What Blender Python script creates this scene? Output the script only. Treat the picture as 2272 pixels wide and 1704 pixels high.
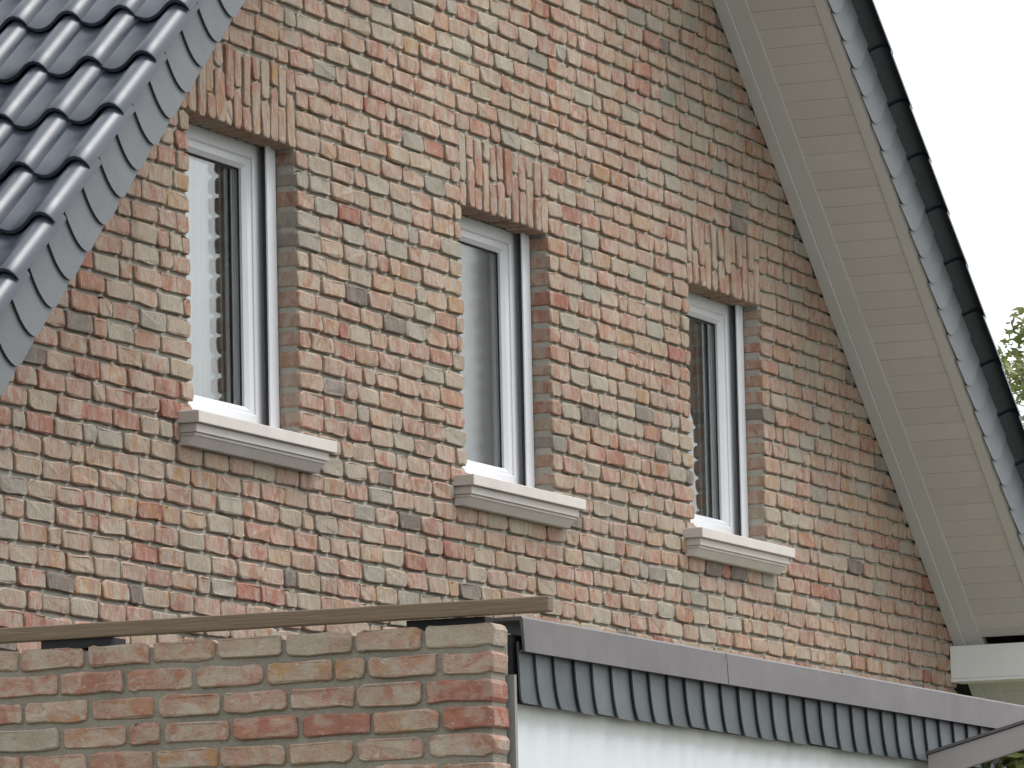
import bpy, math, random
from mathutils import Matrix, Vector

for o in list(bpy.data.objects): bpy.data.objects.remove(o)
sc = bpy.context.scene
COL = sc.collection
R = random.Random(11)

# ------------------------------------------------------------------ camera
RIGHT = Vector((0.391828, -0.919782, -0.021699)); UP = Vector((-0.107416, -0.069157, 0.991806)); FWD = Vector((0.913746, 0.386287, 0.125897))
CAM = Vector((-19.8385, -9.2900, -3.7397)); FPX = 12441.8
cd = bpy.data.cameras.new('camera'); cd.sensor_fit = 'HORIZONTAL'; cd.sensor_width = 36.0
cd.lens = 36.0 * FPX / 2272.0; cd.clip_start = 0.5; cd.clip_end = 3000
cam = bpy.data.objects.new('camera', cd); COL.objects.link(cam)
m = Matrix.Identity(4)
for i in range(3):
    m[i][0] = RIGHT[i]; m[i][1] = UP[i]; m[i][2] = -FWD[i]; m[i][3] = CAM[i]
cam.matrix_world = m
sc.camera = cam

# ------------------------------------------------------------------ world, sun, exposure
SUN_EL, SUN_AZ = math.radians(62), math.radians(150)      # azimuth clockwise from +y
w = bpy.data.worlds.new('World'); sc.world = w; w.use_nodes = True
nt = w.node_tree; nt.nodes.clear()
out = nt.nodes.new('ShaderNodeOutputWorld'); bg = nt.nodes.new('ShaderNodeBackground')
sky = nt.nodes.new('ShaderNodeTexSky'); sky.sky_type = 'NISHITA'; sky.sun_disc = False
sky.sun_elevation = SUN_EL; sky.sun_rotation = SUN_AZ; sky.air_density = 1.0; sky.dust_density = 6.0; sky.ozone_density = 1.0
hs = nt.nodes.new('ShaderNodeHueSaturation'); hs.inputs['Saturation'].default_value = 0.12
mx = nt.nodes.new('ShaderNodeMix'); mx.data_type = 'RGBA'; mx.inputs[0].default_value = 0.72
mx.inputs[7].default_value = (5.9, 6.1, 6.3, 1)           # even cloud cover
nt.links.new(sky.outputs[0], hs.inputs['Color']); nt.links.new(hs.outputs[0], mx.inputs[6])
nt.links.new(mx.outputs[2], bg.inputs[0]); bg.inputs[1].default_value = 0.15
nt.links.new(bg.outputs[0], out.inputs[0])
sd = bpy.data.lights.new('sun', 'SUN'); sd.energy = 1.5; sd.angle = math.radians(26); sd.color = (1.0, 0.985, 0.96)
sun = bpy.data.objects.new('sun', sd); COL.objects.link(sun)
sdir = Vector((math.sin(SUN_AZ) * math.cos(SUN_EL), math.cos(SUN_AZ) * math.cos(SUN_EL), math.sin(SUN_EL)))
sun.rotation_euler = sdir.to_track_quat('Z', 'Y').to_euler()
vs = sc.view_settings; vs.view_transform = 'Standard'; vs.look = 'None'; vs.gamma = 1.0; vs.use_curve_mapping = False
vs.exposure = 0.9
sc.render.film_transparent = False
sc.cycles.max_bounces = 10; sc.cycles.transmission_bounces = 10; sc.cycles.glossy_bounces = 5; sc.cycles.diffuse_bounces = 4

# ------------------------------------------------------------------ helpers
WLOC = {}
def empty(name, loc, parent=None):
    o = bpy.data.objects.new(name, None); o.empty_display_size = 0.2; COL.objects.link(o)
    put(o, loc, parent); return o
def put(o, loc, parent):
    loc = Vector(loc)
    if parent is not None:
        o.parent = parent; o.location = loc - WLOC[parent.name]
    else:
        o.location = loc
    WLOC[o.name] = loc
def tag(o, label, cat=None, group=None, kind=None):
    if label: o['label'] = label
    if cat: o['category'] = cat
    if group: o['group'] = group
    if kind: o['kind'] = kind
class MB:
    def __init__(s): s.v = []; s.f = []; s.c = []; s.mi = []; s.soft = False
    def add(s, v, f, col=None, mi=0, brick=False):
        if brick:
            if not s.soft: s.soft = True; s.sm = []
            nq = (len(f) - 2) // 2; s.sm += [False, True] * nq + [False, False]
        n = len(s.v); s.v += [tuple(p) for p in v]; s.f += [tuple(i + n for i in q) for q in f]
        s.mi += [mi] * len(f)
        if col is not None: s.c += [col] * len(v)
    def box(s, x0, x1, y0, y1, z0, z1, mi=0):
        v = [(x, y, z) for x in (x0, x1) for y in (y0, y1) for z in (z0, z1)]
        s.add(v, [(0, 1, 3, 2), (4, 6, 7, 5), (0, 4, 5, 1), (2, 3, 7, 6), (0, 2, 6, 4), (1, 5, 7, 3)], mi=mi)
    def prism(s, poly, axis, a0, a1, mi=0):
        """poly: list of 2D points; axis 'x','y','z' extrusion axis"""
        n = len(poly)
        def P(p, a):
            return (a, p[0], p[1]) if axis == 'x' else (p[0], a, p[1]) if axis == 'y' else (p[0], p[1], a)
        v = [P(p, a0) for p in poly] + [P(p, a1) for p in poly]
        f = [tuple(range(n)), tuple(range(2 * n - 1, n - 1, -1))]
        f += [(i, i + n, (i + 1) % n + n, (i + 1) % n) for i in range(n)]
        s.add(v, f, mi=mi)
    def mesh(s, name, mats, origin=(0, 0, 0), recalc=True):
        o = Vector(origin)
        me = bpy.data.meshes.new(name)
        me.from_pydata([(p[0] - o.x, p[1] - o.y, p[2] - o.z) for p in s.v], [], s.f)
        if s.c:
            at = me.color_attributes.new('tint', 'FLOAT_COLOR', 'POINT')
            at.data.foreach_set('color', [x for c in s.c for x in c])
        for mt in (mats if isinstance(mats, (list, tuple)) else [mats]): me.materials.append(mt)
        if len(me.materials) > 1: me.polygons.foreach_set('material_index', s.mi)
        if recalc:
            import bmesh
            bm = bmesh.new(); bm.from_mesh(me); bmesh.ops.recalc_face_normals(bm, faces=bm.faces); bm.to_mesh(me); bm.free()
        me.update(); return me
    def build(s, name, mats, parent=None, origin=(0, 0, 0), recalc=True, bevel=0, smooth=False):
        me = s.mesh(name, mats, origin, recalc)
        if s.soft:      # brick faces: rounded arris and front are smooth, beds and ends stay flat
            me.polygons.foreach_set('use_smooth', s.sm)
        if smooth: me.polygons.foreach_set('use_smooth', [True] * len(me.polygons))
        o = bpy.data.objects.new(name, me); COL.objects.link(o); put(o, origin, parent)
        if bevel:
            b = o.modifiers.new('bevel', 'BEVEL'); b.width = bevel; b.segments = 2; b.limit_method = 'ANGLE'; b.angle_limit = math.radians(40)
        return o

# ------------------------------------------------------------------ materials
def mat(name):
    m_ = bpy.data.materials.new(name); m_.use_nodes = True
    n = m_.node_tree; b = n.nodes['Principled BSDF']; return m_, n, b
def N(n, t, **k):
    q = n.nodes.new(t)
    for a, v in k.items(): setattr(q, a, v)
    return q
def noise(n, vec, scale, detail=4, rough=.55, dist=0.0):
    q = N(n, 'ShaderNodeTexNoise'); q.inputs['Scale'].default_value = scale; q.inputs['Detail'].default_value = detail
    q.inputs['Roughness'].default_value = rough; q.inputs['Distortion'].default_value = dist
    if vec is not None: n.links.new(vec, q.inputs['Vector'])
    return q.outputs['Fac']
def ramp(n, fac, stops, interp='LINEAR'):
    q = N(n, 'ShaderNodeValToRGB'); cr = q.color_ramp; cr.interpolation = interp
    while len(cr.elements) < len(stops): cr.elements.new(0.5)
    for e, (p, c) in zip(cr.elements, stops):
        e.position = p; e.color = (c, c, c, 1) if isinstance(c, (int, float)) else (*c, 1)
    n.links.new(fac, q.inputs[0]); return q.outputs[0]
def mix(n, fac, a, b, mode='MIX'):
    q = N(n, 'ShaderNodeMix', data_type='RGBA', blend_type=mode)
    for i, v in ((0, fac), (6, a), (7, b)):
        if isinstance(v, (int, float)): q.inputs[i].default_value = v
        elif isinstance(v, tuple): q.inputs[i].default_value = (*v, 1)
        else: n.links.new(v, q.inputs[i])
    return q.outputs[2]
def bump(n, h, strength, dist, b, prev=None):
    q = N(n, 'ShaderNodeBump'); q.inputs['Strength'].default_value = strength; q.inputs['Distance'].default_value = dist
    n.links.new(h, q.inputs['Height'])
    if prev is not None: n.links.new(prev, q.inputs['Normal'])
    n.links.new(q.outputs[0], b.inputs['Normal']); return q.outputs[0]
def geopos(n): return N(n, 'ShaderNodeNewGeometry').outputs['Position']
def vmath(n, op, a, b):
    q = N(n, 'ShaderNodeVectorMath', operation=op)
    n.links.new(a, q.inputs[0])
    if isinstance(b, tuple): q.inputs[1].default_value = b
    else: n.links.new(b, q.inputs[1])
    return q.outputs[0]

def brick_material(name, stretch):
    m_, n, b = mat(name)
    at = N(n, 'ShaderNodeAttribute', attribute_name='tint')
    sep = N(n, 'ShaderNodeSeparateColor'); n.links.new(at.outputs['Color'], sep.inputs[0])
    off = vmath(n, 'SCALE', at.outputs['Vector'], (0, 0, 0)); off.node.inputs['Scale'].default_value = 37.0
    p = vmath(n, 'ADD', geopos(n), off)
    ps = vmath(n, 'MULTIPLY', p, stretch)
    body = ramp(n, sep.outputs[0], [(0.0, (.15, .125, .105)), (.012, (.20, .165, .14)), (.028, (.31, .275, .225)), (.07, (.35, .305, .245)),
                                    (.13, (.38, .305, .23)), (.38, (.395, .285, .215)), (.72, (.39, .26, .20)), (.95, (.375, .22, .165)),
                                    (.975, (.33, .15, .11)), (1.0, (.29, .115, .085))])
    warm = ramp(n, sep.outputs[1], [(0, (.34, .145, .10)), (.5, (.355, .165, .11)), (.9, (.38, .205, .10)), (1, (.40, .24, .09))])
    pale = ramp(n, sep.outputs[2], [(0, (.395, .335, .26)), (.6, (.44, .36, .285)), (.9, (.40, .345, .28)), (1, (.37, .33, .275))])
    n1 = noise(n, ps, 15, 6, .65, .7)
    n2 = noise(n, vmath(n, 'ADD', ps, (5, 3, 9)), 13, 6, .65, .9)
    f1 = ramp(n, n1, [(.46, 0.0), (.58, .92)]); f2 = ramp(n, n2, [(.46, 0.0), (.58, .92)])
    # warm patches fade on grey and dark bricks
    wk = ramp(n, sep.outputs[0], [(.05, .15), (.16, .25), (.3, .8), (1, 1)])
    fw_ = N(n, 'ShaderNodeMath', operation='MULTIPLY'); n.links.new(f1, fw_.inputs[0]); n.links.new(wk, fw_.inputs[1])
    c = mix(n, fw_.outputs[0], body, warm)
    pk = ramp(n, sep.outputs[0], [(.03, .25), (.1, .7), (.85, .9), (1, .5)])
    fp = N(n, 'ShaderNodeMath', operation='MULTIPLY'); n.links.new(f2, fp.inputs[0]); n.links.new(pk, fp.inputs[1])
    c = mix(n, fp.outputs[0], c, pale)
    lime = ramp(n, noise(n, vmath(n, 'ADD', ps, (1, 8, 2)), 30, 6, .75), [(.59, 0.0), (.70, .75)])
    c = mix(n, lime, c, (.54, .50, .44))
    dark = ramp(n, noise(n, vmath(n, 'ADD', ps, (7, 1, 4)), 34, 5, .7), [(.30, .55), (.40, 0.0)])
    c = mix(n, dark, c, (.17, .115, .085))
    c = mix(n, 1.0, c, (.835, .865, .885), 'MULTIPLY')
    wth = ramp(n, noise(n, vmath(n, 'MULTIPLY', geopos(n), (1.0, 1.0, .55)), 1.1, 5, .65), [(.3, .80), (.5, .98), (.7, 1.10)])
    c = mix(n, 1.0, c, wth, 'MULTIPLY')
    run = ramp(n, noise(n, vmath(n, 'MULTIPLY', geopos(n), (7.0, 7.0, .5)), 1.4, 4, .6), [(.30, .84), (.48, 1.0)])
    c = mix(n, 1.0, c, run, 'MULTIPLY')
    grain = ramp(n, noise(n, p, 260, 3, .7), [(.25, .74), (.75, 1.20)])
    c = mix(n, 1.0, c, grain, 'MULTIPLY')
    n.links.new(c, b.inputs['Base Color']); b.inputs['Roughness'].default_value = .92; b.inputs['Specular IOR Level'].default_value = .2
    h1 = bump(n, noise(n, ps, 40, 5, .65, .5), .55, .012, b); bump(n, noise(n, p, 330, 3, .7), .35, .003, b, h1)
    return m_
M = {}
M['brick'] = brick_material('handmade_brick', (1.6, 1.6, .75))
M['brick_h'] = brick_material('handmade_brick_long', (1.0, .8, 1.1))
def mortar(name, c1, c2):
    m_, n, b = mat(name); p = geopos(n)
    c = mix(n, ramp(n, noise(n, p, 6, 5, .6), [(.35, 0.0), (.7, 1.0)]), c1, c2)
    c = mix(n, 1.0, c, ramp(n, noise(n, vmath(n, 'MULTIPLY', p, (1, 1, .55)), 1.1, 5, .65), [(.3, .82), (.7, 1.10)]), 'MULTIPLY')
    c = mix(n, 1.0, c, ramp(n, noise(n, p, 300, 3, .7), [(.25, .72), (.75, 1.22)]), 'MULTIPLY')
    n.links.new(c, b.inputs['Base Color']); b.inputs['Roughness'].default_value = .95; b.inputs['Specular IOR Level'].default_value = .15
    h = bump(n, noise(n, p, 45, 5, .7), .8, .012, b); bump(n, noise(n, p, 280, 3, .7), .5, .004, b, h)
    return m_
M['mortar'] = mortar('mortar', (.335, .325, .285), (.395, .38, .33))
M['mortar_grey'] = mortar('mortar_grey', (.215, .198, .165), (.265, .245, .205))

def simple(name, col, rough=.5, spec=.5, var=.12, vscale=3.0, bumpk=0.0, bscale=60, stretch=None, metal=0.0):
    m_, n, b = mat(name); p = geopos(n)
    if stretch: p = vmath(n, 'MULTIPLY', p, stretch)
    lo = tuple(x * (1 - var) for x in col); hi = tuple(min(1, x * (1 + var)) for x in col)
    c = mix(n, ramp(n, noise(n, p, vscale, 5, .6), [(.3, 0.0), (.7, 1.0)]), lo, hi)
    n.links.new(c, b.inputs['Base Color']); b.inputs['Roughness'].default_value = rough; b.inputs['Specular IOR Level'].default_value = spec
    b.inputs['Metallic'].default_value = metal
    rr = N(n, 'ShaderNodeMapRange'); n.links.new(noise(n, p, vscale * 6, 4, .6), rr.inputs[0])
    rr.inputs['To Min'].default_value = max(.02, rough - .1); rr.inputs['To Max'].default_value = min(1, rough + .1)
    n.links.new(rr.outputs[0], b.inputs['Roughness'])
    if bumpk: bump(n, noise(n, p, bscale, 4, .6), bumpk, .004, b)
    return m_
def pieces(name, col, rough, spec, amount, bumpk=.25, bscale=40, blotch=.13):
    """a material whose tone differs a little from piece to piece"""
    m_, n, b = mat(name); oi = N(n, 'ShaderNodeObjectInfo'); p = geopos(n)
    lo = tuple(x * (1 - amount) for x in col); hi = tuple(x * (1 + amount) for x in col)
    c = mix(n, oi.outputs['Random'], lo, hi)
    c = mix(n, 1.0, c, ramp(n, noise(n, p, 14, 5, .65), [(.3, 1 - blotch), (.7, 1 + blotch)]), 'MULTIPLY')
    n.links.new(c, b.inputs['Base Color']); b.inputs['Specular IOR Level'].default_value = spec
    rr = N(n, 'ShaderNodeMapRange'); n.links.new(noise(n, p, 9, 4, .6), rr.inputs[0])
    rr.inputs['To Min'].default_value = max(.05, rough - .09); rr.inputs['To Max'].default_value = min(1, rough + .09)
    n.links.new(rr.outputs[0], b.inputs['Roughness'])
    bump(n, noise(n, p, bscale, 4, .6), bumpk, .003, b)
    return m_
M['tile'] = pieces('glazed_black_tile', (.034, .042, .056), .39, .5, .10, .015, 12, .05)
M['deck'] = simple('roof_underlay', (.03, .03, .032), .8, .2)
M['slate'] = pieces('slate', (.098, .106, .115), .5, .4, .07, .25, 60, .05)
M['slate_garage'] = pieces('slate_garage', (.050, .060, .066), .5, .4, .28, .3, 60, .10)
M['paint'] = simple('soffit_paint', (.52, .515, .51), .5, .35, .04, 2.0)
M['soffit'] = pieces('soffit_paint_boards', (.525, .505, .49), .5, .35, .03, .08, 20, .03)
M['purlin'] = simple('purlin_paint', (.66, .665, .66), .5, .35, .03, 2.0)
M['pvc'], n, b = mat('white_pvc'); b.inputs['Base Color'].default_value = (.60, .61, .64, 1); b.inputs['Roughness'].default_value = .32
M['gasket'] = simple('black_gasket', (.02, .02, .022), .6, .3)
M['stone'] = simple('cast_stone_sill', (.50, .462, .428), .75, .3, .06, 7.0, .25, 160)
M['coping'] = simple('grey_brown_coping', (.074, .064, .064), .45, .5, .16, 1.6, .05, 30)
M['barge'] = simple('barge_paint', (.25, .232, .225), .5, .4, .08, 1.5)
M['room'] = simple('room_plaster', (.25, .25, .24), .9, .2)
M['black'] = simple('black_rubber', (.012, .012, .013), .7, .3)
M['lead'] = simple('drip_trim', (.20, .195, .185), .6, .5)

m_, n, b = mat('white_render'); p = geopos(n)
st = ramp(n, noise(n, vmath(n, 'MULTIPLY', p, (5, 5, .35)), 3, 4, .6), [(.45, 0.0), (.75, .5)])
c = mix(n, st, (.50, .525, .545), (.41, .46, .465))
c = mix(n, ramp(n, noise(n, p, 40, 4, .6), [(.3, 0.0), (.8, .12)]), c, (.6, .6, .58))
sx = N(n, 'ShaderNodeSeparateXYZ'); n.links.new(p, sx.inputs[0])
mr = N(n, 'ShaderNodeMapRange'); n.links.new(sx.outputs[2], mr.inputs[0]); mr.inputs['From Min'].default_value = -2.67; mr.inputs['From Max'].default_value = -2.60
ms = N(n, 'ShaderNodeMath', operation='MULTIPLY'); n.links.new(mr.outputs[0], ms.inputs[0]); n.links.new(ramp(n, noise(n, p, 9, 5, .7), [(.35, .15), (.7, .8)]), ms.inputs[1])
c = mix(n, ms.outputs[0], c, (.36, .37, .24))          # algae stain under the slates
n.links.new(c, b.inputs['Base Color']); b.inputs['Roughness'].default_value = .85
bump(n, noise(n, p, 90, 4, .6), .15, .003, b); M['render'] = m_

m_, n, b = mat('weathered_timber'); p = geopos(n)
g = noise(n, vmath(n, 'MULTIPLY', p, (10, .55, 30)), 9, 6, .7, .3)
c = ramp(n, g, [(.2, (.062, .042, .028)), (.5, (.135, .094, .062)), (.8, (.22, .165, .12))])
c = mix(n, ramp(n, noise(n, vmath(n, 'MULTIPLY', p, (6, .5, 14)), 6, 5, .8), [(.66, 0.0), (.74, .5)]), c, (.42, .38, .34))
n.links.new(c, b.inputs['Base Color']); b.inputs['Roughness'].default_value = .8
bump(n, g, .5, .006, b); M['timber'] = m_

def glass(name, rough):
    m_ = bpy.data.materials.new(name); m_.use_nodes = True; n = m_.node_tree; n.nodes.clear()
    o = N(n, 'ShaderNodeOutputMaterial'); g = N(n, 'ShaderNodeBsdfGlass'); g.inputs['IOR'].default_value = 1.52
    g.inputs['Roughness'].default_value = rough; g.inputs['Color'].default_value = (.975, .985, .98, 1)
    n.links.new(g.outputs[0], o.inputs[0]); return m_
M['glass'] = glass('clear_glass', 0.0); M['glass_soft'] = glass('textured_glass', .16)

def leafmat(name, a, bcol):
    m_, n, b = mat(name); p = geopos(n)
    c = mix(n, ramp(n, noise(n, p, 3.0, 3, .6), [(.3, 0.0), (.7, 1.0)]), a, bcol)
    n.links.new(c, b.inputs['Base Color']); b.inputs['Roughness'].default_value = .6
    tr = N(n, 'ShaderNodeBsdfTranslucent'); n.links.new(c, tr.inputs[0]); ad = N(n, 'ShaderNodeMixShader'); ad.inputs[0].default_value = .4
    n.links.new(b.outputs[0], ad.inputs[1]); n.links.new(tr.outputs[0], ad.inputs[2])
    n.links.new(ad.outputs[0], n.nodes['Material Output'].inputs[0]); return m_
M['leaf'] = leafmat('tree_leaf', (.12, .15, .045), (.22, .23, .09))
M['shrub'] = leafmat('shrub_leaf', (.10, .12, .025), (.16, .17, .04))
M['bark'] = simple('bark', (.11, .095, .08), .9, .2, .3, 8, .5, 30)

# ------------------------------------------------------------------ ground (structure)
GZ = -5.35
m_, n, b = mat('lawn'); p = geopos(n)
c = mix(n, ramp(n, noise(n, p, .6, 6, .65), [(.3, 0.0), (.7, 1.0)]), (.07, .09, .03), (.13, .13, .06))
n.links.new(c, b.inputs['Base Color']); b.inputs['Roughness'].default_value = .95; bump(n, noise(n, p, 14, 5, .7), .6, .05, b); M['lawn'] = m_
m_, n, b = mat('paving'); p = geopos(n)
c = mix(n, ramp(n, noise(n, p, 2.5, 6, .65), [(.3, 0.0), (.7, 1.0)]), (.13, .125, .115), (.18, .17, .155))
n.links.new(c, b.inputs['Base Color']); b.inputs['Roughness'].default_value = .9; bump(n, noise(n, p, 40, 5, .7), .4, .01, b); M['paving'] = m_
g = MB(); g.add([(-600, -600, GZ), (600, -600, GZ), (600, 600, GZ), (-600, 600, GZ)], [(0, 1, 2, 3)])
o = g.build('ground', M['lawn'], None, (0, 0, 0), False); tag(o, 'mown lawn around the house', kind='structure')
g = MB(); g.add([(-26, -14, GZ + .004), (12, -14, GZ + .004), (12, -2.95, GZ + .004), (-26, -2.95, GZ + .004)], [(0, 1, 2, 3)])
o = g.build('driveway', M['paving'], None, (0, 0, 0), False); tag(o, 'pale paved driveway before the garage', kind='structure')

# ------------------------------------------------------------------ geometry constants of the house
C_ = 0.08                     # course height
WX = [(-0.961, 0.0), (1.626, 2.587), (4.267, 5.228)]    # window openings in x
ZS = -1.165                   # sill top (front edge)
LH = .312                     # lintel height
SL = .866; TH = math.atan(SL); S_, CO = math.sin(TH), math.cos(TH)
APX, APZ = 2.19, 3.575        # apex of the soffit planes
def zs_left(x): return APZ + SL * (x - APX)
def zs_right(x): return APZ - SL * (x - APX)
def zsof(x): return min(zs_left(x), zs_right(x))
def roofpt(side, a, nn, y):
    """a: distance down the slope from the apex, nn: height square to the soffit plane"""
    x = APX + side * (a * CO + nn * S_); return (x, y, APZ - a * S_ + nn * CO)
YE = 8.5                      # depth of the house
house = empty('brick_house', (APX, 4.0, GZ))
tag(house, 'tall gabled brick house with dark tiled roof and three narrow white windows', 'house')

# projection used to pick the bricks that show largest
def proj(p):
    v = Vector(p) - CAM; d = v.dot(FWD); return (1136 + FPX * v.dot(RIGHT) / d, 852 - FPX * v.dot(UP) / d, d)

# ------------------------------------------------------------------ bricks
def brick_shape(L, H, D, rng, rough=1.0, fine=False):
    """u along, w out (towards -), v up; returns verts (u, w, v) with w = 0 at the nominal face, faces"""
    hl, hh = L / 2, H / 2
    r1 = [rng.uniform(.10, .30) * H for _ in range(4)]
    j = lambda k: rng.uniform(-k, k) * rough
    pts = []
    cs = [(-hl, -hh), (hl, -hh), (hl, hh), (-hl, hh)]
    # each corner: two points
    if fine:
        for ci, (sx_, sz_, fl) in enumerate(((-1, -1, 0), (1, -1, 1), (1, 1, 0), (-1, 1, 1))):
            r_ = r1[ci]; rx = r_ * rng.uniform(.8, 1.6)
            cor = [(sx_ * hl, sz_ * (hh - r_)), (sx_ * (hl - rx * .28), sz_ * (hh - r_ * .28)), (sx_ * (hl - rx), sz_ * hh)]
            if fl: cor.reverse()
            pts += [(u + j(.0022), v + j(.0022)) for u, v in cor]
            if ci in (0, 2):
                for t_ in ((-.28, .25) if ci == 0 else (.25, -.28)): pts.append(((t_ + j(.08)) * L, sz_ * hh + j(.0038)))
    else:
        pts.append((-hl + j(.002), -hh + r1[0])); pts.append((-hl + r1[0], -hh + j(.003)))
        pts.append((j(.3) * L, -hh + j(.004)))
        pts.append((hl - r1[1], -hh + j(.003))); pts.append((hl + j(.002), -hh + r1[1]))
        pts.append((hl + j(.002), hh - r1[2] * .6)); pts.append((hl - r1[2], hh + j(.0025)))
        pts.append((j(.3) * L, hh + j(.003)))
        pts.append((-hl + r1[3], hh + j(.0025))); pts.append((-hl + j(.002), hh - r1[3] * .6))
    n = len(pts)
    out0 = rng.uniform(-.0035, .0035) * rough; tx, tz = j(.012), j(.03)
    inset = rng.uniform(.003, .006)
    V = []
    for (u, v) in pts: V.append((u, D, v))
    for (u, v) in pts: V.append((u, .0035 + out0 + tx * u + tz * v + j(.001), v))
    for (u, v) in pts:
        k = 1 - inset / max(.02, abs(u)) if abs(u) > .02 else 1
        kv = 1 - inset / hh
        V.append((u * k, out0 + tx * u + tz * v + j(.0022) - .001, v * kv))
    F = []
    for i in range(n):
        k = (i + 1) % n
        F.append((i, k, n + k, n + i)); F.append((n + i, n + k, 2 * n + k, 2 * n + i))
    F.append(tuple(range(2 * n, 3 * n)))
    F.append(tuple(range(n - 1, -1, -1)))
    return V, F
def tint(rng, bias=0.0):
    return (min(1, max(0, rng.random() * (1 - abs(bias)) + max(0, bias))), rng.random(), rng.random(), 1.0)

def place(V, kind, c):
    x, y, z = c
    if kind == 'gable': return [(x + u, y + w_, z + v) for u, w_, v in V]
    if kind == 'soldier': return [(x + v, y + w_, z + u) for u, w_, v in V]
    if kind == 'side': return [(x + w_, y - u, z + v) for u, w_, v in V]
    if kind == 'end': return [(x + u, y + w_, z + v) for u, w_, v in V]

# mortar body of the gable: rectangles around the openings, each with its own thickness
MR = .0165    # joint depth behind the brick faces
wall = MB()
xl, xr = -3.64, 8.02
def strip(x0, x1, z0, z1, y1=.30): wall.box(x0, x1, MR, y1, z0, z1)
ins = .006
xs = [xl] + [v for a, b_ in WX for v in (a - ins, b_ + ins)] + [xr]
zb, zt = ZS - .02, .016
strip(xl, xr, GZ - .1, zb)
for i in range(0, len(xs), 2):
    strip(xs[i], xs[i + 1], zb, zt, .094)
    wall.box(xs[i] + (.15 if i else 0), xs[i + 1] - (.15 if i < len(xs) - 2 else 0), .0945, .30, zb, zt)
# top part: polygon under the roof
lo = zt
def cut(x, e): return zsof(x) + e
poly = [(xl, lo), (xr + .35, lo)]
e = .14
xa = APX - (APZ + e - lo) / SL; xb = APX + (APZ + e - lo) / SL
wall.prism([(xa, lo), (xb, lo), (APX, APZ + e)], 'y', MR, .30)
# wedges left and right between the corner and the roof line
wall.prism([(xa, lo), (xl, lo), (xl, max(GZ, zsof(xl) + e))], 'y', MR, .30)
wall.prism([(xb, lo), (xr, lo), (xr, zsof(xr) + e)], 'y', MR, .30) if xb < xr else None
gable = wall.build('gable_wall', M['mortar'], house, (APX, 0, GZ))
gable['label'] = 'brick gable wall with pale grey mortar'

cells = []      # (x centre, z centre, L, H, depth)
rb = random.Random(5)
nlo, nhi = -34, 47
for k in range(nlo, nhi):
    z0 = k * C_; zc = z0 + C_ * .5 - .002
    cuts = []
    for a, b_ in WX:
        if ZS - .03 < zc < 0: cuts.append((a, b_, 'w'))
        elif 0 <= zc < LH: cuts.append((a - .006, b_ + .006, 'l'))
    x_end = min(xr - .0, APX + (APZ + .10 - zc) / SL); x_start = max(xl, APX - (APZ + .10 - zc) / SL)
    if x_end - x_start < .1: continue
    segs = []; x = x_start
    for a, b_, t in cuts:
        if a > x: segs.append((x, a, x > x_start, True))
        x = max(x, b_)
    if x < x_end: segs.append((x, x_end, x > x_start, False))
    for (a, b_, lj, rj) in segs:
        p_ = a if lj else a - rb.random() * .22
        first = True
        while p_ < b_ - .012:
            q = rb.random()
            if first and lj: L = (.213, .155, .213, .104)[(k + rb.randrange(2)) % 4]
            else: L = .205 if q < .80 else (.098 if q < .94 else .148)
            L *= rb.uniform(.965, 1.035); j = rb.uniform(.009, .0165)
            if rj:
                rem = b_ - p_
                if rem < L + .06:
                    L = rem if rem < .25 else rem - .115; 
                elif rem - L - j < .05: L = rem
            if p_ + L > b_ and not rj: L = max(.05, b_ - p_)
            D = .0935 if (first and lj) or (rj and p_ + L > b_ - .005) else .05
            if p_ + L > x_start - .02:
                cells.append((p_ + L / 2, zc + rb.uniform(-.0015, .0015), L, .0665 + rb.uniform(-.0028, .002), D))
            p_ += L + j; first = False
def visible(x, z):
    u, v, d = proj((x, 0, z))
    if not (-20 < u < 2290 and -20 < v < 1720): return None
    if v > 1400 - .05 * u and u < 1220: return None
    if u > 1140 and v > 1372 + .178 * (u - 1140): return None
    if u < 520 and v < 850 - 1.58 * u: return None           # behind the left roof
    return d
order = []
for i, (x, z, L, H, D) in enumerate(cells):
    d = visible(x, z)
    if d is not None: order.append((d - L * 3, i))
order.sort(); single = set(i for _, i in order[:300])
rest = MB()
for i, (x, z, L, H, D) in enumerate(cells):
    V, F = brick_shape(L, H, D, rb, 1.15, i in single); tc = tint(rb)
    if i in single:
        mb = MB(); mb.add(place(V, 'gable', (x, 0, z)), F, tc, brick=True)
        mb.build('brick', M['brick'], gable, (x, 0, z), recalc=False)
    else: rest.add(place(V, 'gable', (x, 0, z)), F, tc, brick=True)
o = rest.build('brickwork', M['brick'], gable, (APX, 0, 0), recalc=False); o['kind'] = 'stuff'

# lintels of upright bricks
for a, b_ in WX:
    core = MB(); core.box(a - .004, b_ + .004, MR - .003, .10, .016, LH)
    lin = core.build('lintel', M['mortar'], house, ((a + b_) / 2, 0, .15))
    nc = 12; pw = (b_ - a + .012) / nc
    for i in range(nc):
        x = a - .006 + pw * (i + .5)
        full, half = .208, .092
        if rb.random() < .3: full, half = .155, .145
        parts = [full, half] if i % 2 else [half, full]
        z = rb.uniform(-.004, .003)
        for L in parts:
            L2 = L * rb.uniform(.97, 1.02)
            V, F = brick_shape(L2, pw - .015 + rb.uniform(-.004, .004), .115, rb, 1.3)
            mb = MB(); cpt = (x + rb.uniform(-.002, .002), 0, z + L2 / 2)
            mb.add(place(V, 'soldier', cpt), [tuple(reversed(f)) for f in F], tint(rb, .08), brick=True)
            mb.build('lintel_brick', M['brick'], lin, cpt, recalc=False)
            z += L2 + .011

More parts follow.
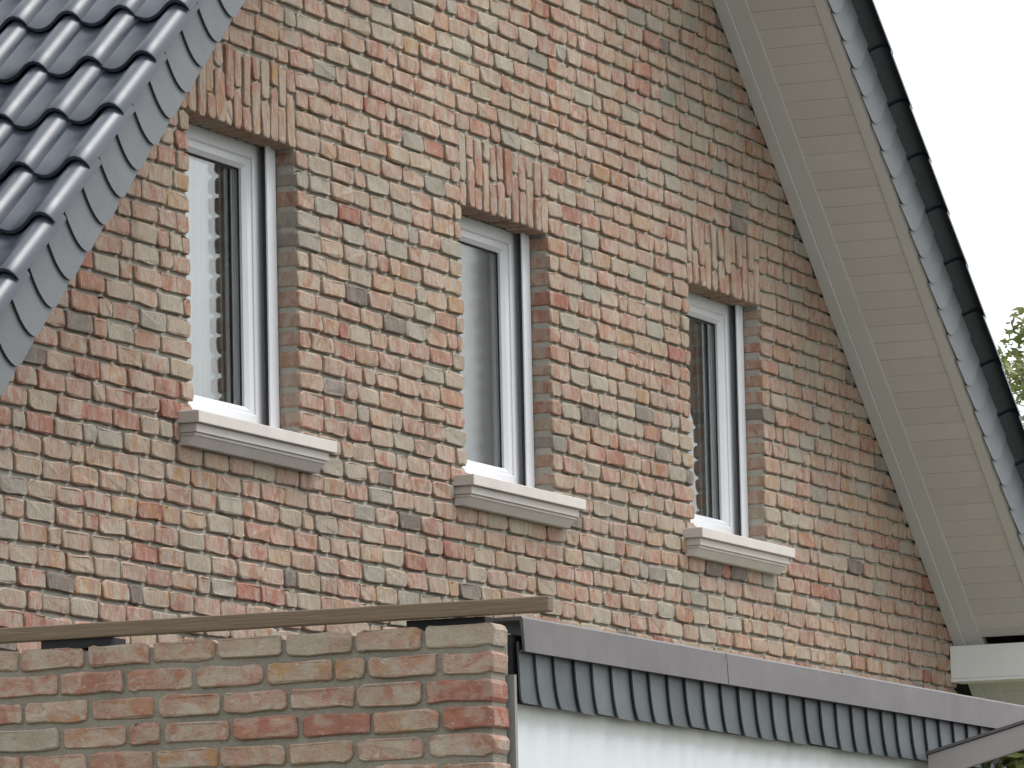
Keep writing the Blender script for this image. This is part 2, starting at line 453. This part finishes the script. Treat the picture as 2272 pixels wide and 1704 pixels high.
# ------------------------------------------------------------------ windows
def ring(mb, x0, x1, z0, z1, tw, tz0, tz1, y0, y1, ch=.006):
    """rectangular frame with chamfered inner edge; tw side width, tz0 bottom, tz1 top"""
    def loop(x0, x1, z0, z1, y): return [(x0, y, z0), (x1, y, z0), (x1, y, z1), (x0, y, z1)]
    L = [loop(x0, x1, z0, z1, y1), loop(x0, x1, z0, z1, y0 + .003), loop(x0 + .003, x1 - .003, z0 + .003, z1 - .003, y0),
         loop(x0 + tw - ch, x1 - tw + ch, z0 + tz0 - ch, z1 - tz1 + ch, y0), loop(x0 + tw, x1 - tw, z0 + tz0, z1 - tz1, y0 + ch), loop(x0 + tw, x1 - tw, z0 + tz0, z1 - tz1, y1)]
    v = [p for l in L for p in l]; f = []
    for k in range(len(L)):
        kk = (k + 1) % len(L)
        for i in range(4):
            q = (i + 1) % 4; f.append((k * 4 + i, k * 4 + q, kk * 4 + q, kk * 4 + i))
    mb.add(v, f)
for wi, (a, b_) in enumerate(WX):
    base = ((a + b_) / 2, .16, ZS)
    fr = MB(); ring(fr, a + .012, b_ - .012, ZS - .01, .10, .104, .106, .152, .135, .222)
    win = fr.build('window', M['pvc'], house, base)
    win['label'] = ['narrow white window beside the left roof edge, bright sky reflected', 'narrow white middle window with soft textured pane', 'narrow white window nearest the right eaves with dark pane'][wi]
    sa = MB(); ring(sa, a + .1135, b_ - .1135, -1.0705, -.0475, .058, .030, .048, .147, .205, .016)
    sa.build('sash', M['pvc'], win, base)
    ga = MB(); ring(ga, a + .169, b_ - .169, -1.0415, -.0945, .005, .004, .004, .173, .1805, .001)
    ga.build('gasket', M['gasket'], win, base)
    for y in (.1815, .199):
        pn = MB(); pn.box(a + .15, b_ - .15, y, y + .004, -1.055, -.07)
        pn.build('pane', M['glass_soft' if wi == 1 else 'glass'], win, base)
    for (x0, x1, s) in ((a + .004, a + .086, 1), (b_ - .086, b_ - .004, -1)):
        rl = MB(); rl.box(x0, x1, .090, .101, ZS - .01, .10)
        lo_, hi_ = (x0, x0 + .02) if s > 0 else (x1 - .02, x1)
        rl.box(lo_, hi_, .1012, .136, ZS - .01, .10)
        rl.build('shutter_rail', M['pvc'], win, base, bevel=.004)
        sl = MB(); sl.box(*((x1 - .010, x1 + .0015) if s > 0 else (x0 - .0015, x0 + .010)), .1012, .112, ZS - .008, .09)
        sl.build('brush_seal', M['gasket'], win, base)
    hb = MB(); hb.box(a + .02, b_ - .02, .118, .1345, .004, .014); hb.build('shutter_slot_shade', M['gasket'], win, base)  # black strip at the shutter slot, painting the shadow between lintel and frame
    # sill
    p0, p1 = -.092, .16
    x0, x1 = a - .137, b_ + .137
    si = MB()
    def tier(xa, xb, yf, z0, z1, yf2=None):
        yf2 = yf if yf2 is None else yf2
        v = [(xa, p1, z0), (xb, p1, z0), (xb, yf2, z0), (xa, yf2, z0), (xa, p1, z1), (xb, p1, z1), (xb, yf, z1), (xa, yf, z1)]
        si.add(v, [(0, 1, 2, 3), (4, 7, 6, 5), (0, 4, 5, 1), (1, 5, 6, 2), (2, 6, 7, 3), (3, 7, 4, 0)])
    # inside the opening the sill is only as wide as the opening
    si.box(a + .002, b_ - .002, -.01, p1, ZS - .055, ZS + .022)
    p1 = .012
    tier(x0, x1, p0, ZS - .046, ZS)
    tier(x0 + .016, x1 - .040, p0 + .018, ZS - .080, ZS - .046)
    tier(x0 + .023, x1 - .047, p0 + .026, ZS - .0925, ZS - .0795, p0 + .028)
    tier(x0 + .026, x1 - .052, p0 + .032, ZS - .127, ZS - .092, p0 + .060)
    si.build('window_sill', M['stone'], house, ((a + b_) / 2, 0, ZS), bevel=.003)

m_, n, b = mat('added_curtain_cloth'); p = geopos(n)
b.inputs['Base Color'].default_value = (.30, .31, .29, 1); b.inputs['Roughness'].default_value = .9; M['cloth'] = m_
for wi, (a, b_) in enumerate(WX):  # pleated cloth added inside to lighten the dark panes
    mb = MB(); v = []; f = []; nn_ = 90
    for i in range(nn_ + 1):
        x = a - .02 + (b_ - a + .04) * i / nn_
        yy = .33 + .016 * math.sin(i * 1.05 + wi) + .008 * math.sin(i * .37 + 2 * wi)
        for dy in (0, .004):
            v.append((x, yy + dy, -1.22)); v.append((x, yy + dy, .03))
    for i in range(nn_):
        k = i * 4; f += [(k, k + 4, k + 5, k + 1), (k + 2, k + 3, k + 7, k + 6), (k + 1, k + 5, k + 7, k + 3), (k, k + 2, k + 6, k + 4)]
    mb.add(v, f); o = mb.build('added_curtain', M['cloth'], None, ((a + b_) / 2, .33, .03), smooth=True)
    tag(o, 'pleated grey cloth, added to lighten the pane, behind the ' + ['window beside the left roof edge', 'middle of the three windows', 'window nearest the right eaves'][wi], 'added_curtain', 'added cloths behind the three windows')

# ------------------------------------------------------------------ house shell behind
sh = MB()
sh.box(xl, xl + .3, .30, YE, GZ - .1, zsof(xl) + .1); sh.box(xr - .3, xr, .30, YE, GZ - .1, zsof(xr) + .1)
sh.prism([(xl, GZ - .1), (xr, GZ - .1), (xr, zsof(xr) + .1), (APX, APZ + .1), (xl, zsof(xl) + .1)], 'y', YE - .3, YE)
sh.build('rear_walls', M['mortar'], house, (APX, YE / 2, GZ))
rm = MB(); rm.box(xl + .3, xr - .3, .3, YE - .3, -2.7, -2.5); rm.build('attic_floor', M['room'], house, (APX, 4, -2.5))
rm = MB(); rm.box(xl + .3, xr - .3, 3.2, 3.3, -2.5, 2.2); rm.build('room_partition', M['room'], house, (APX, 3.2, -2.5))

# ------------------------------------------------------------------ roof
OV = .546
AE = 9.05          # slope length from apex to eaves
deck = MB()
for s in (-1, 1):
    pr = [roofpt(s, -.16 if s < 0 else -.16, .205, 0), roofpt(s, AE, .205, 0), roofpt(s, AE, .235, 0), roofpt(s, -.19, .235, 0)]
    deck.prism([(q[0], q[2]) for q in pr], 'y', -.535, YE + .4)
roof = deck.build('roof', M['deck'], house, (APX, 4, APZ))

# one tile: roll on the camera side, trough beside it
TW, GA, TL = .214, .345, .425
def tile_mesh(side):
    prof = []
    # t from the verge side inward; (t, n)
    prof = [(0, .012), (.008, .031), (.022, .047), (.042, .056), (.062, .053), (.082, .042), (.102, .026), (.122, .012), (.142, .003), (.162, -.002), (.182, -.002), (.202, .003), (.222, .011)]
    th_ = .013
    mb = MB(); rows = []
    st = [(0.0, .026, 0), (.006, .029, 0), (.10, .021, 0), (TL, -.006, 0)] if side < 0 else [(0.0, .014, 0), (.006, .016, 0), (.10, .010, 0), (TL - .04, -.004, 0)]
    top = []; bot = []
    v = []
    for (al, lift, _) in st:
        for (t, nn) in prof:
            bow = .010 * math.sin(math.pi * min(1, max(0, (t - .09) / .125))) if al < .05 else 0
            v.append((al - bow, t, nn + lift))
    off = len(v)
    for (al, lift, _) in st:
        for (t, nn) in prof:
            bow = .010 * math.sin(math.pi * min(1, max(0, (t - .09) / .125))) if al < .05 else 0
            v.append((al - bow, t, nn + lift - th_))
    P_ = len(prof); f = []
    for k in range(len(st) - 1):
        for i in range(P_ - 1):
            f.append((k * P_ + i, k * P_ + i + 1, (k + 1) * P_ + i + 1, (k + 1) * P_ + i))
            f.append((off + k * P_ + i, off + (k + 1) * P_ + i, off + (k + 1) * P_ + i + 1, off + k * P_ + i + 1))
        f.append((k * P_, (k + 1) * P_, off + (k + 1) * P_, off + k * P_))
        f.append((k * P_ + P_ - 1, off + k * P_ + P_ - 1, off + (k + 1) * P_ + P_ - 1, (k + 1) * P_ + P_ - 1))
    for i in range(P_ - 1):
        f.append((i, off + i, off + i + 1, i + 1))
    # local frame: al runs up the slope, t towards +y, n square to the roof
    vv = []
    for (al, t, nn) in v:
        vv.append((side * (-al * CO + nn * S_), t, al * S_ + nn * CO))
    mb.add(vv, f); me = mb.mesh('tile', M['tile'])
    for pl in me.polygons: pl.use_smooth = True
    import bmesh
    bm = bmesh.new(); bm.from_mesh(me)
    for ed in bm.edges:
        if len(ed.link_faces) == 2 and ed.calc_face_angle(0) > math.radians(50): ed.smooth = False
    bm.to_mesh(me); bm.free()
    return me
rt = random.Random(3)
def slope_a(side, aa): # measured along-slope coordinate -> distance from the apex
    return aa
aL0 = (APX * CO + APZ * S_) + 1.663 - .0       # nose of a measured tile on the left slope
aR0 = (-APX * CO + APZ * S_) + 3.2898
for side, a0, ncol in ((-1, aL0, 8), (1, aR0, 3)):
    me = tile_mesh(side)
    k0 = -int(a0 / GA); a = a0 + k0 * GA
    while a < AE + .06:
        for cidx in range(ncol):
            y = -.660 + cidx * TW
            q = roofpt(side, a, .270, y)
            o = bpy.data.objects.new('roof_tile', me); COL.objects.link(o)
            put(o, (q[0], q[1] + rt.uniform(-.002, .002), q[2]), roof)
            o.rotation_euler = (rt.uniform(-.006, .006), rt.uniform(-.004, .004), rt.uniform(-.006, .006))
        a += GA
# remaining tile field beyond the built columns: ribbed sheet
for side, ncol in ((-1, 8), (1, 3)):
    mb = MB(); v = []; f = []
    y0 = -.660 + ncol * TW; cols = int((YE + .4 - y0) / TW)
    prof = [(0, .012), (.03, .05), (.055, .06), (.08, .05), (.105, .006), (.16, -.004), (.21, .008)]
    ys = [(y0 + c * TW + t, nn) for c in range(cols) for t, nn in prof]
    a0_ = aL0 if side < 0 else aR0; a = a0_ - int(a0_ / GA) * GA; ns = []
    while a < AE: ns += [(a, .244), (min(a + GA, AE) - .002, .272)]; a += GA
    for (aa, bn) in ns:
        for (y, nn) in ys: v.append(roofpt(side, aa, bn + nn, y))
    q = len(ys)
    for i in range(len(ns) - 1):
        for j in range(q - 1): f.append((i * q + j, i * q + j + 1, (i + 1) * q + j + 1, (i + 1) * q + j))
    mb.add(v, f); o = mb.build('far_tiles', M['tile'], roof, (APX, 4, APZ), recalc=False); o['kind'] = 'stuff'
# ridge
rg = MB()
for i in range(12):
    v = []; f = []
    y0 = -.67 + i * .75
    for yy in (y0, y0 + .77):
        for k in range(7):
            an = math.pi * k / 6; v.append((APX + .14 * math.cos(an), yy, APZ + .40 + .11 * math.sin(an)))
    f = [(k, k + 1, k + 8, k + 7) for k in range(6)]; rg.add(v, f)
o = rg.build('ridge_tiles', M['tile'], roof, (APX, 4, APZ)); o['kind'] = 'stuff'

# verge boards with slates
def slate_mesh(side, ln, h, ra, rbb, th_=.0065, matname='slate'):
    out_ = [(0, h)]                      # exposed edge at s = 0 (downslope), body runs upslope (s > 0)
    out_ = [(ln, 0), (ln, h), (0.0, h), (0.0, rbb)]
    for k in range(1, 7):
        an = math.pi / 2 * k / 6
        out_.append((ra * (1 - math.cos(an)), rbb * (1 - math.sin(an))))
    return out_
rs = random.Random(8)
for side, phase in ((-1, (APX * CO + APZ * S_) + 1.3836 + .0), (1, (-APX * CO + APZ * S_) + 2.7845)):
    vb = MB()
    pr = [roofpt(side, -.0, 0, 0), roofpt(side, AE, 0, 0), roofpt(side, AE, .225, 0), roofpt(side, -.0, .225, 0)]
    vb.prism([(q[0], q[2]) for q in pr], 'y', -OV - .008, -OV + .016)
    board = vb.build('verge_board', M['paint'], house, roofpt(side, 3, .1, -OV))
    pit = .1725; a = phase - int(phase / pit) * pit
    while a < AE + .05:
        # exposed edge at a (+ a little because the measured hook lies on the curved corner)
        ae = a + .045
        outl = slate_mesh(side, .235, .245, .085, .155)
        mb = MB(); dz = rs.uniform(-.003, .003)
        def PP(s, hgt, out):
            # tilt: exposed edge proud, tail under the next slate up the slope
            y = -OV - .0085 - out - .0125 * (1 - s / .235)
            q = roofpt(side, ae - s, hgt - .010 + dz, 0); return (q[0], y, q[2])
        n_ = len(outl)
        v = [PP(s, hh, 0) for s, hh in outl] + [PP(s, hh, .006) for s, hh in outl]
        f = [tuple(range(n_)), tuple(range(2 * n_ - 1, n_ - 1, -1))] + [(i, i + n_, (i + 1) % n_ + n_, (i + 1) % n_) for i in range(n_)]
        if ae < AE + .02:
            mb.add(v, f); mb.build('slate', M['slate'], board, roofpt(side, ae, .1, -OV))
        a += pit
# soffits under both verges
for side in (-1, 1):
    sf = MB()
    def slab(y0, y1, n0, n1, a0=.02, a1=AE):
        pr = [roofpt(side, a0, n0, 0), roofpt(side, a1, n0, 0), roofpt(side, a1, n1, 0), roofpt(side, a0, n1, 0)]
        sf.prism([(q[0], q[2]) for q in pr], 'y', y0, y1)
    slab(-.066, -.0005, -.016, .05); slab(-.160, -.0665, -.004, .05); slab(-OV - .0005, -.487, -.006, .04)
    trim = sf.build('verge_soffit', M['paint'], house, roofpt(side, 4, 0, -.3), bevel=.004)
    pitch = .1128; a = (-APX * CO + APZ * S_) + 2.7296; a -= int(a / pitch) * pitch
    while a < AE - .05:
        q = roofpt(side, a, 0, 0)
        pw_ = pitch * .45 if side > 0 and 7.90 < q[0] + .04 < 7.985 else pitch
        mb = MB(); y0, y1 = -.4865, -.1605
        prof = [(a + .0008, .016), (a + .0008, .004), (a + .0035, .0012), (a + pw_ - .0035, .0012), (a + pw_ - .0006, .004), (a + pw_ - .0006, .016)]
        pts = [roofpt(side, aa, nn + rs.uniform(0, .0006), 0) for aa, nn in prof]
        mb.prism([(p[0], p[2]) for p in pts], 'y', y0, y1)
        mb.build('soffit_board', M['soffit'], trim, roofpt(side, a, 0, -.3))
        a += pitch
# boxed purlin end
pu = MB(); pu.box(7.917, 8.09, -.50, .0, -1.637, -1.465)
pl = pu.build('purlin_box', M['purlin'], house, (8.0, -.25, -1.55), bevel=.004)
pu = MB(); pu.box(7.914, 8.10, -.50, -.001, -1.652, -1.6375); pu.build('purlin_drip', M['purlin'], pl, (8.0, -.25, -1.65))

# ------------------------------------------------------------------ front brick wall
XF, YF, ZF = -4.923, -2.9055, -2.4404
TKW = .115
core = MB(); core.box(XF + .009, XF + TKW - .004, YF + .010, 1.6, GZ - .1, -2.392)
fwall = core.build('garden_wall', M['mortar_grey'], None, (XF + .06, -1.0, GZ))
tag(fwall, 'half-brick-thick red brick wall in the left foreground, below the wooden plank', 'brick wall', kind='thing')
rf = random.Random(21)
fr_rest = MB()
k = 0
while True:
    zc = ZF - k * C_ + .031
    if zc < GZ: break
    y = YF; first = True
    while y < 1.55:
        q = rf.random()
        L = (.208 if k % 2 == 0 else .212) if q < .80 else (.098 if q < .93 else .155)
        if first: L = .213 if k % 2 == 0 else .165
        L *= rf.uniform(.97, 1.03)
        if y + L > 1.6: L = 1.6 - y
        H = .0625 + rf.uniform(-.003, .0025)
        D = .108 if first else .05
        V, F = brick_shape(L, H, D, rf, 1.25, True)
        # u runs towards -y: the first brick's outer end faces the camera side
        tc = (rf.uniform(.68, 1.0) if rf.random() < .82 else rf.uniform(.05, .6), rf.random(), rf.random(), 1) if k > 0 else (rf.uniform(.10, .75), rf.random(), rf.random(), 1)
        cpt = (XF, y + L / 2, zc + rf.uniform(-.0015, .0015))
        VV = place(V, 'side', cpt)
        if k < 9 and y < -.95:
            mb = MB(); mb.add(VV, F, tc, brick=True); mb.build('brick', M['brick_h'], fwall, cpt, recalc=True)
        else: fr_rest.add(VV, F, tc, brick=True)
        y += L + rf.uniform(.010, .017); first = False
    k += 1
o = fr_rest.build('brickwork', M['brick_h'], fwall, (XF, 0, -4), recalc=True); o['kind'] = 'stuff'

# plank lying above the wall on a spacer
pk = MB(); pk.box(XF - .012, XF + .028, -3.088, 1.2, -2.354, -2.309)
plank = pk.build('wooden_plank', M['timber'], None, (XF + .05, -1, -2.354), bevel=.004)
tag(plank, 'long weathered brown plank lying along the top of the foreground wall', 'plank')
for (y0, y1) in ((-1.665, -1.43), (-2.87, -2.62), (-.30, -.05)):
    sp = MB(); sp.box(XF + (.002 if y0 > -2 else .03), XF + .10, y0, y1, -2.382, -2.3545); sp.build('spacer', M['black'], plank, (XF + .05, y0, -2.37))

# ------------------------------------------------------------------ garage with slate-hung fascia
GY = -2.885
garage = empty('flat_roof_garage', (-1.4, -1.5, GZ))
tag(garage, 'low flat-roofed garage with white rendered front and slate-hung fascia', 'garage')
g = MB(); g.box(-4.778, 2.4, GY, -2.70, GZ - .1, -2.42); g.box(-4.778, 2.4, -2.70, -.03, GZ - .1, -2.46)
g.build('front_wall', M['render'], garage, (-1.4, GY, GZ))
g = MB(); g.box(-4.76, 2.4, -2.72, -.05, -2.459, -2.43); g.build('flat_roof', M['deck'], garage, (-1.4, -1.5, -2.44))
g = MB(); g.box(-4.79, -4.772, -2.915, -2.60, -3.4, -2.52); g.build('corner_trim', M['lead'], garage, (-4.78, -2.9, -3.4))
g = MB(); g.box(-4.765, 2.4, -2.900, -2.8855, -2.600, -2.40); fb = g.build('fascia_batten', M['deck'], garage, (-1.4, -2.89, -2.5))
# coping lengths
xsj = [-4.768, -3.099, -1.384, .331, 2.40]
for i in range(4):
    g = MB(); x0, x1 = xsj[i] + .0015, xsj[i + 1] - .0015
    yo = -.001 * (i % 2)
    prof = [(-2.942 + yo, -2.452), (-2.936 + yo, -2.354), (-2.930 + yo, -2.348), (-2.70, -2.352), (-2.70, -2.358), (-2.926 + yo, -2.360), (-2.934 + yo, -2.448), (-2.925 + yo, -2.4465), (-2.925, -2.452)]
    g.prism(prof, 'x', x0, x1)
    g.build('coping', M['coping'], garage, (x0, -2.93, -2.40))
    # folded seam
    if i: 
        g = MB(); g.box(xsj[i] - .012, xsj[i] + .0135, -2.9375, -2.9345, -2.447, -2.36); g.build('coping_seam', M['coping'], garage, (xsj[i], -2.936, -2.4))
rs = random.Random(14)
x = -4.768; i = 0
edges = [-4.768, -4.639, -4.498, -4.337, -4.197, -4.042, -3.879, -3.732, -3.575]
while edges[-1] < 2.3: edges.append(edges[-1] + .1545 + rs.uniform(-.006, .006))
for i in range(len(edges) - 1):
    x0 = edges[i]; ln = .215; hh = .178; ra = .052 + rs.uniform(-.008, .008); rbb = .140
    zb_ = -2.604 + rs.uniform(-.004, .004); lean = rs.uniform(-.004, .004)
    outl = [(ln, 0), (ln, hh), (0, hh), (0, rbb)]
    for k in range(1, 7):
        an = math.pi / 2 * k / 6; outl.append((ra * (1 - math.cos(an)), rbb * (1 - math.sin(an))))
    if i == 0: outl = [(ln, 0), (ln, hh), (0, hh), (0, .03), (.004, .01), (.02, 0)]
    v = []
    for oy in (0, -.006):
        for s, h in outl: v.append((x0 + s + lean * (1 - h / hh), -2.9008 + oy - .014 * (1 - s / ln) - .006 * (1 - h / hh), zb_ + h))
    n_ = len(outl)
    f = [tuple(range(n_)), tuple(range(2 * n_ - 1, n_ - 1, -1))] + [(q, q + n_, (q + 1) % n_ + n_, (q + 1) % n_) for q in range(n_)]
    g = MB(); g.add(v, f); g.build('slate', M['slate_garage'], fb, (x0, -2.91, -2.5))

# ------------------------------------------------------------------ lean-to canopy at lower right
can = empty('lean_to_canopy', (-.4, -3.6, GZ))
tag(can, 'sloping grey barge board of a low lean-to roof at the lower right corner', 'canopy')
sl_ = .262
def zb2(y): return -2.601 + sl_ * (-2.905 - y)
g = MB(); ya, yb = -2.955, -4.6
g.prism([(ya, zb2(ya) - .088), (yb, zb2(yb) - .088), (yb, zb2(yb)), (ya, zb2(ya))], 'x', -1.190, -1.165)
bb = g.build('barge_board', M['barge'], can, (-1.18, -3.4, -2.6), bevel=.003)
g = MB(); g.prism([(ya, zb2(ya) + .002), (yb, zb2(yb) + .002), (yb, zb2(yb) + .012), (ya, zb2(ya) + .012)], 'x', -1.199, .9)
g.build('roof_sheet', M['coping'], can, (-.2, -3.4, -2.6))
for y in (-3.0, -4.5):
    g = MB(); g.box(.7, .8, y - .05, y + .05, GZ, zb2(y) - .01); g.build('post', M['timber'], can, (.75, y, GZ))

# ------------------------------------------------------------------ vegetation
def leaves(mb, centre, rad, num, size, rng, flat=.7):
    for _ in range(num):
        while True:
            d = Vector((rng.uniform(-1, 1), rng.uniform(-1, 1), rng.uniform(-1, 1)))
            if d.length < 1: break
        p = Vector(centre) + Vector((d.x * rad[0], d.y * rad[1], d.z * rad[2]))
        s = size * rng.uniform(.6, 1.3)
        a = Vector((rng.gauss(0, 1), rng.gauss(0, 1), rng.gauss(0, .6))).normalized()
        b_ = a.cross(Vector((rng.gauss(0, 1), rng.gauss(0, 1), rng.gauss(0, 1)))).normalized()
        n_ = len(mb.v)
        mb.v += [tuple(p - a * s), tuple(p + b_ * s * .38 - a * s * .1), tuple(p + a * s), tuple(p - b_ * s * .38 - a * s * .1)]
        mb.f.append((n_, n_ + 1, n_ + 2, n_ + 3)); mb.mi.append(0)
def limb(mb, p0, p1, r0, r1, seg=6):
    p0, p1 = Vector(p0), Vector(p1); d = (p1 - p0).normalized()
    a = d.cross(Vector((.3, 1, .2))).normalized(); b_ = d.cross(a)
    v = [tuple(p + (a * math.cos(2 * math.pi * i / seg) + b_ * math.sin(2 * math.pi * i / seg)) * r) for p, r in ((p0, r0), (p1, r1)) for i in range(seg)]
    mb.add(v, [(i, (i + 1) % seg, seg + (i + 1) % seg, seg + i) for i in range(seg)])
rv = random.Random(77)
def ray(u, v, d): return CAM + (FWD + RIGHT * ((u - 1136) / FPX) - UP * ((v - 852) / FPX)) * d
cc = ray(2560, 1110, 62.0)
tree = empty('leafy_tree', (cc.x, cc.y, GZ)); tag(tree, 'light green leafy tree showing behind the right roof edge', 'tree')
tk = MB(); limb(tk, (cc.x, cc.y, GZ), (cc.x, cc.y, cc.z - .5), .24, .15, 9)
cr = MB()
for i in range(125):
    while True:
        d = Vector((rv.uniform(-1, 1), rv.uniform(-1, 1), rv.uniform(-1, 1)))
        if .35 < d.length < 1: break
    tip = cc + Vector((d.x * 2.75, d.y * 2.75, d.z * 2.55 + .1))
    mid = cc + (tip - cc) * .45 + Vector((0, 0, -.35)); rootp = Vector((cc.x, cc.y, cc.z - .9 + d.z * .5))
    limb(tk, rootp, mid, .055, .03); limb(tk, mid, tip, .03, .008)
    for j in range(4):
        t2 = mid.lerp(tip, rv.uniform(.4, 1)); q = t2 + Vector((rv.gauss(0, .3), rv.gauss(0, .3), rv.gauss(0, .25)))
        limb(tk, t2, q, .01, .004, 4); leaves(cr, q, (.26, .26, .2), 34, .062, rv)
    leaves(cr, tip, (.30, .30, .24), 90, .066, rv)
tk.build('trunk', M['bark'], tree, (cc.x, cc.y, GZ), recalc=False)
o = cr.build('crown', M['leaf'], tree, tuple(cc), recalc=False)
sb = empty('garden_shrub', (-.75, -3.2, GZ)); tag(sb, 'yellow green shrub under the sloping barge board', 'shrub')
tk = MB(); cr = MB()
for i in range(60):
    q = Vector((-.72 + rv.gauss(0, .20), -3.17 + rv.gauss(0, .10), rv.uniform(-4.2, -2.62)))
    q.y = min(q.y, -3.08)
    limb(tk, (-.75 + rv.gauss(0, .06), -3.2 + rv.gauss(0, .05), GZ), q, .014, .005, 5); leaves(cr, q, (.17, .10, .12), 75, .034, rv)
tk.build('stems', M['bark'], sb, (-.75, -3.2, GZ), recalc=False); cr.build('crown', M['shrub'], sb, (-.75, -3.2, -3.4), recalc=False)
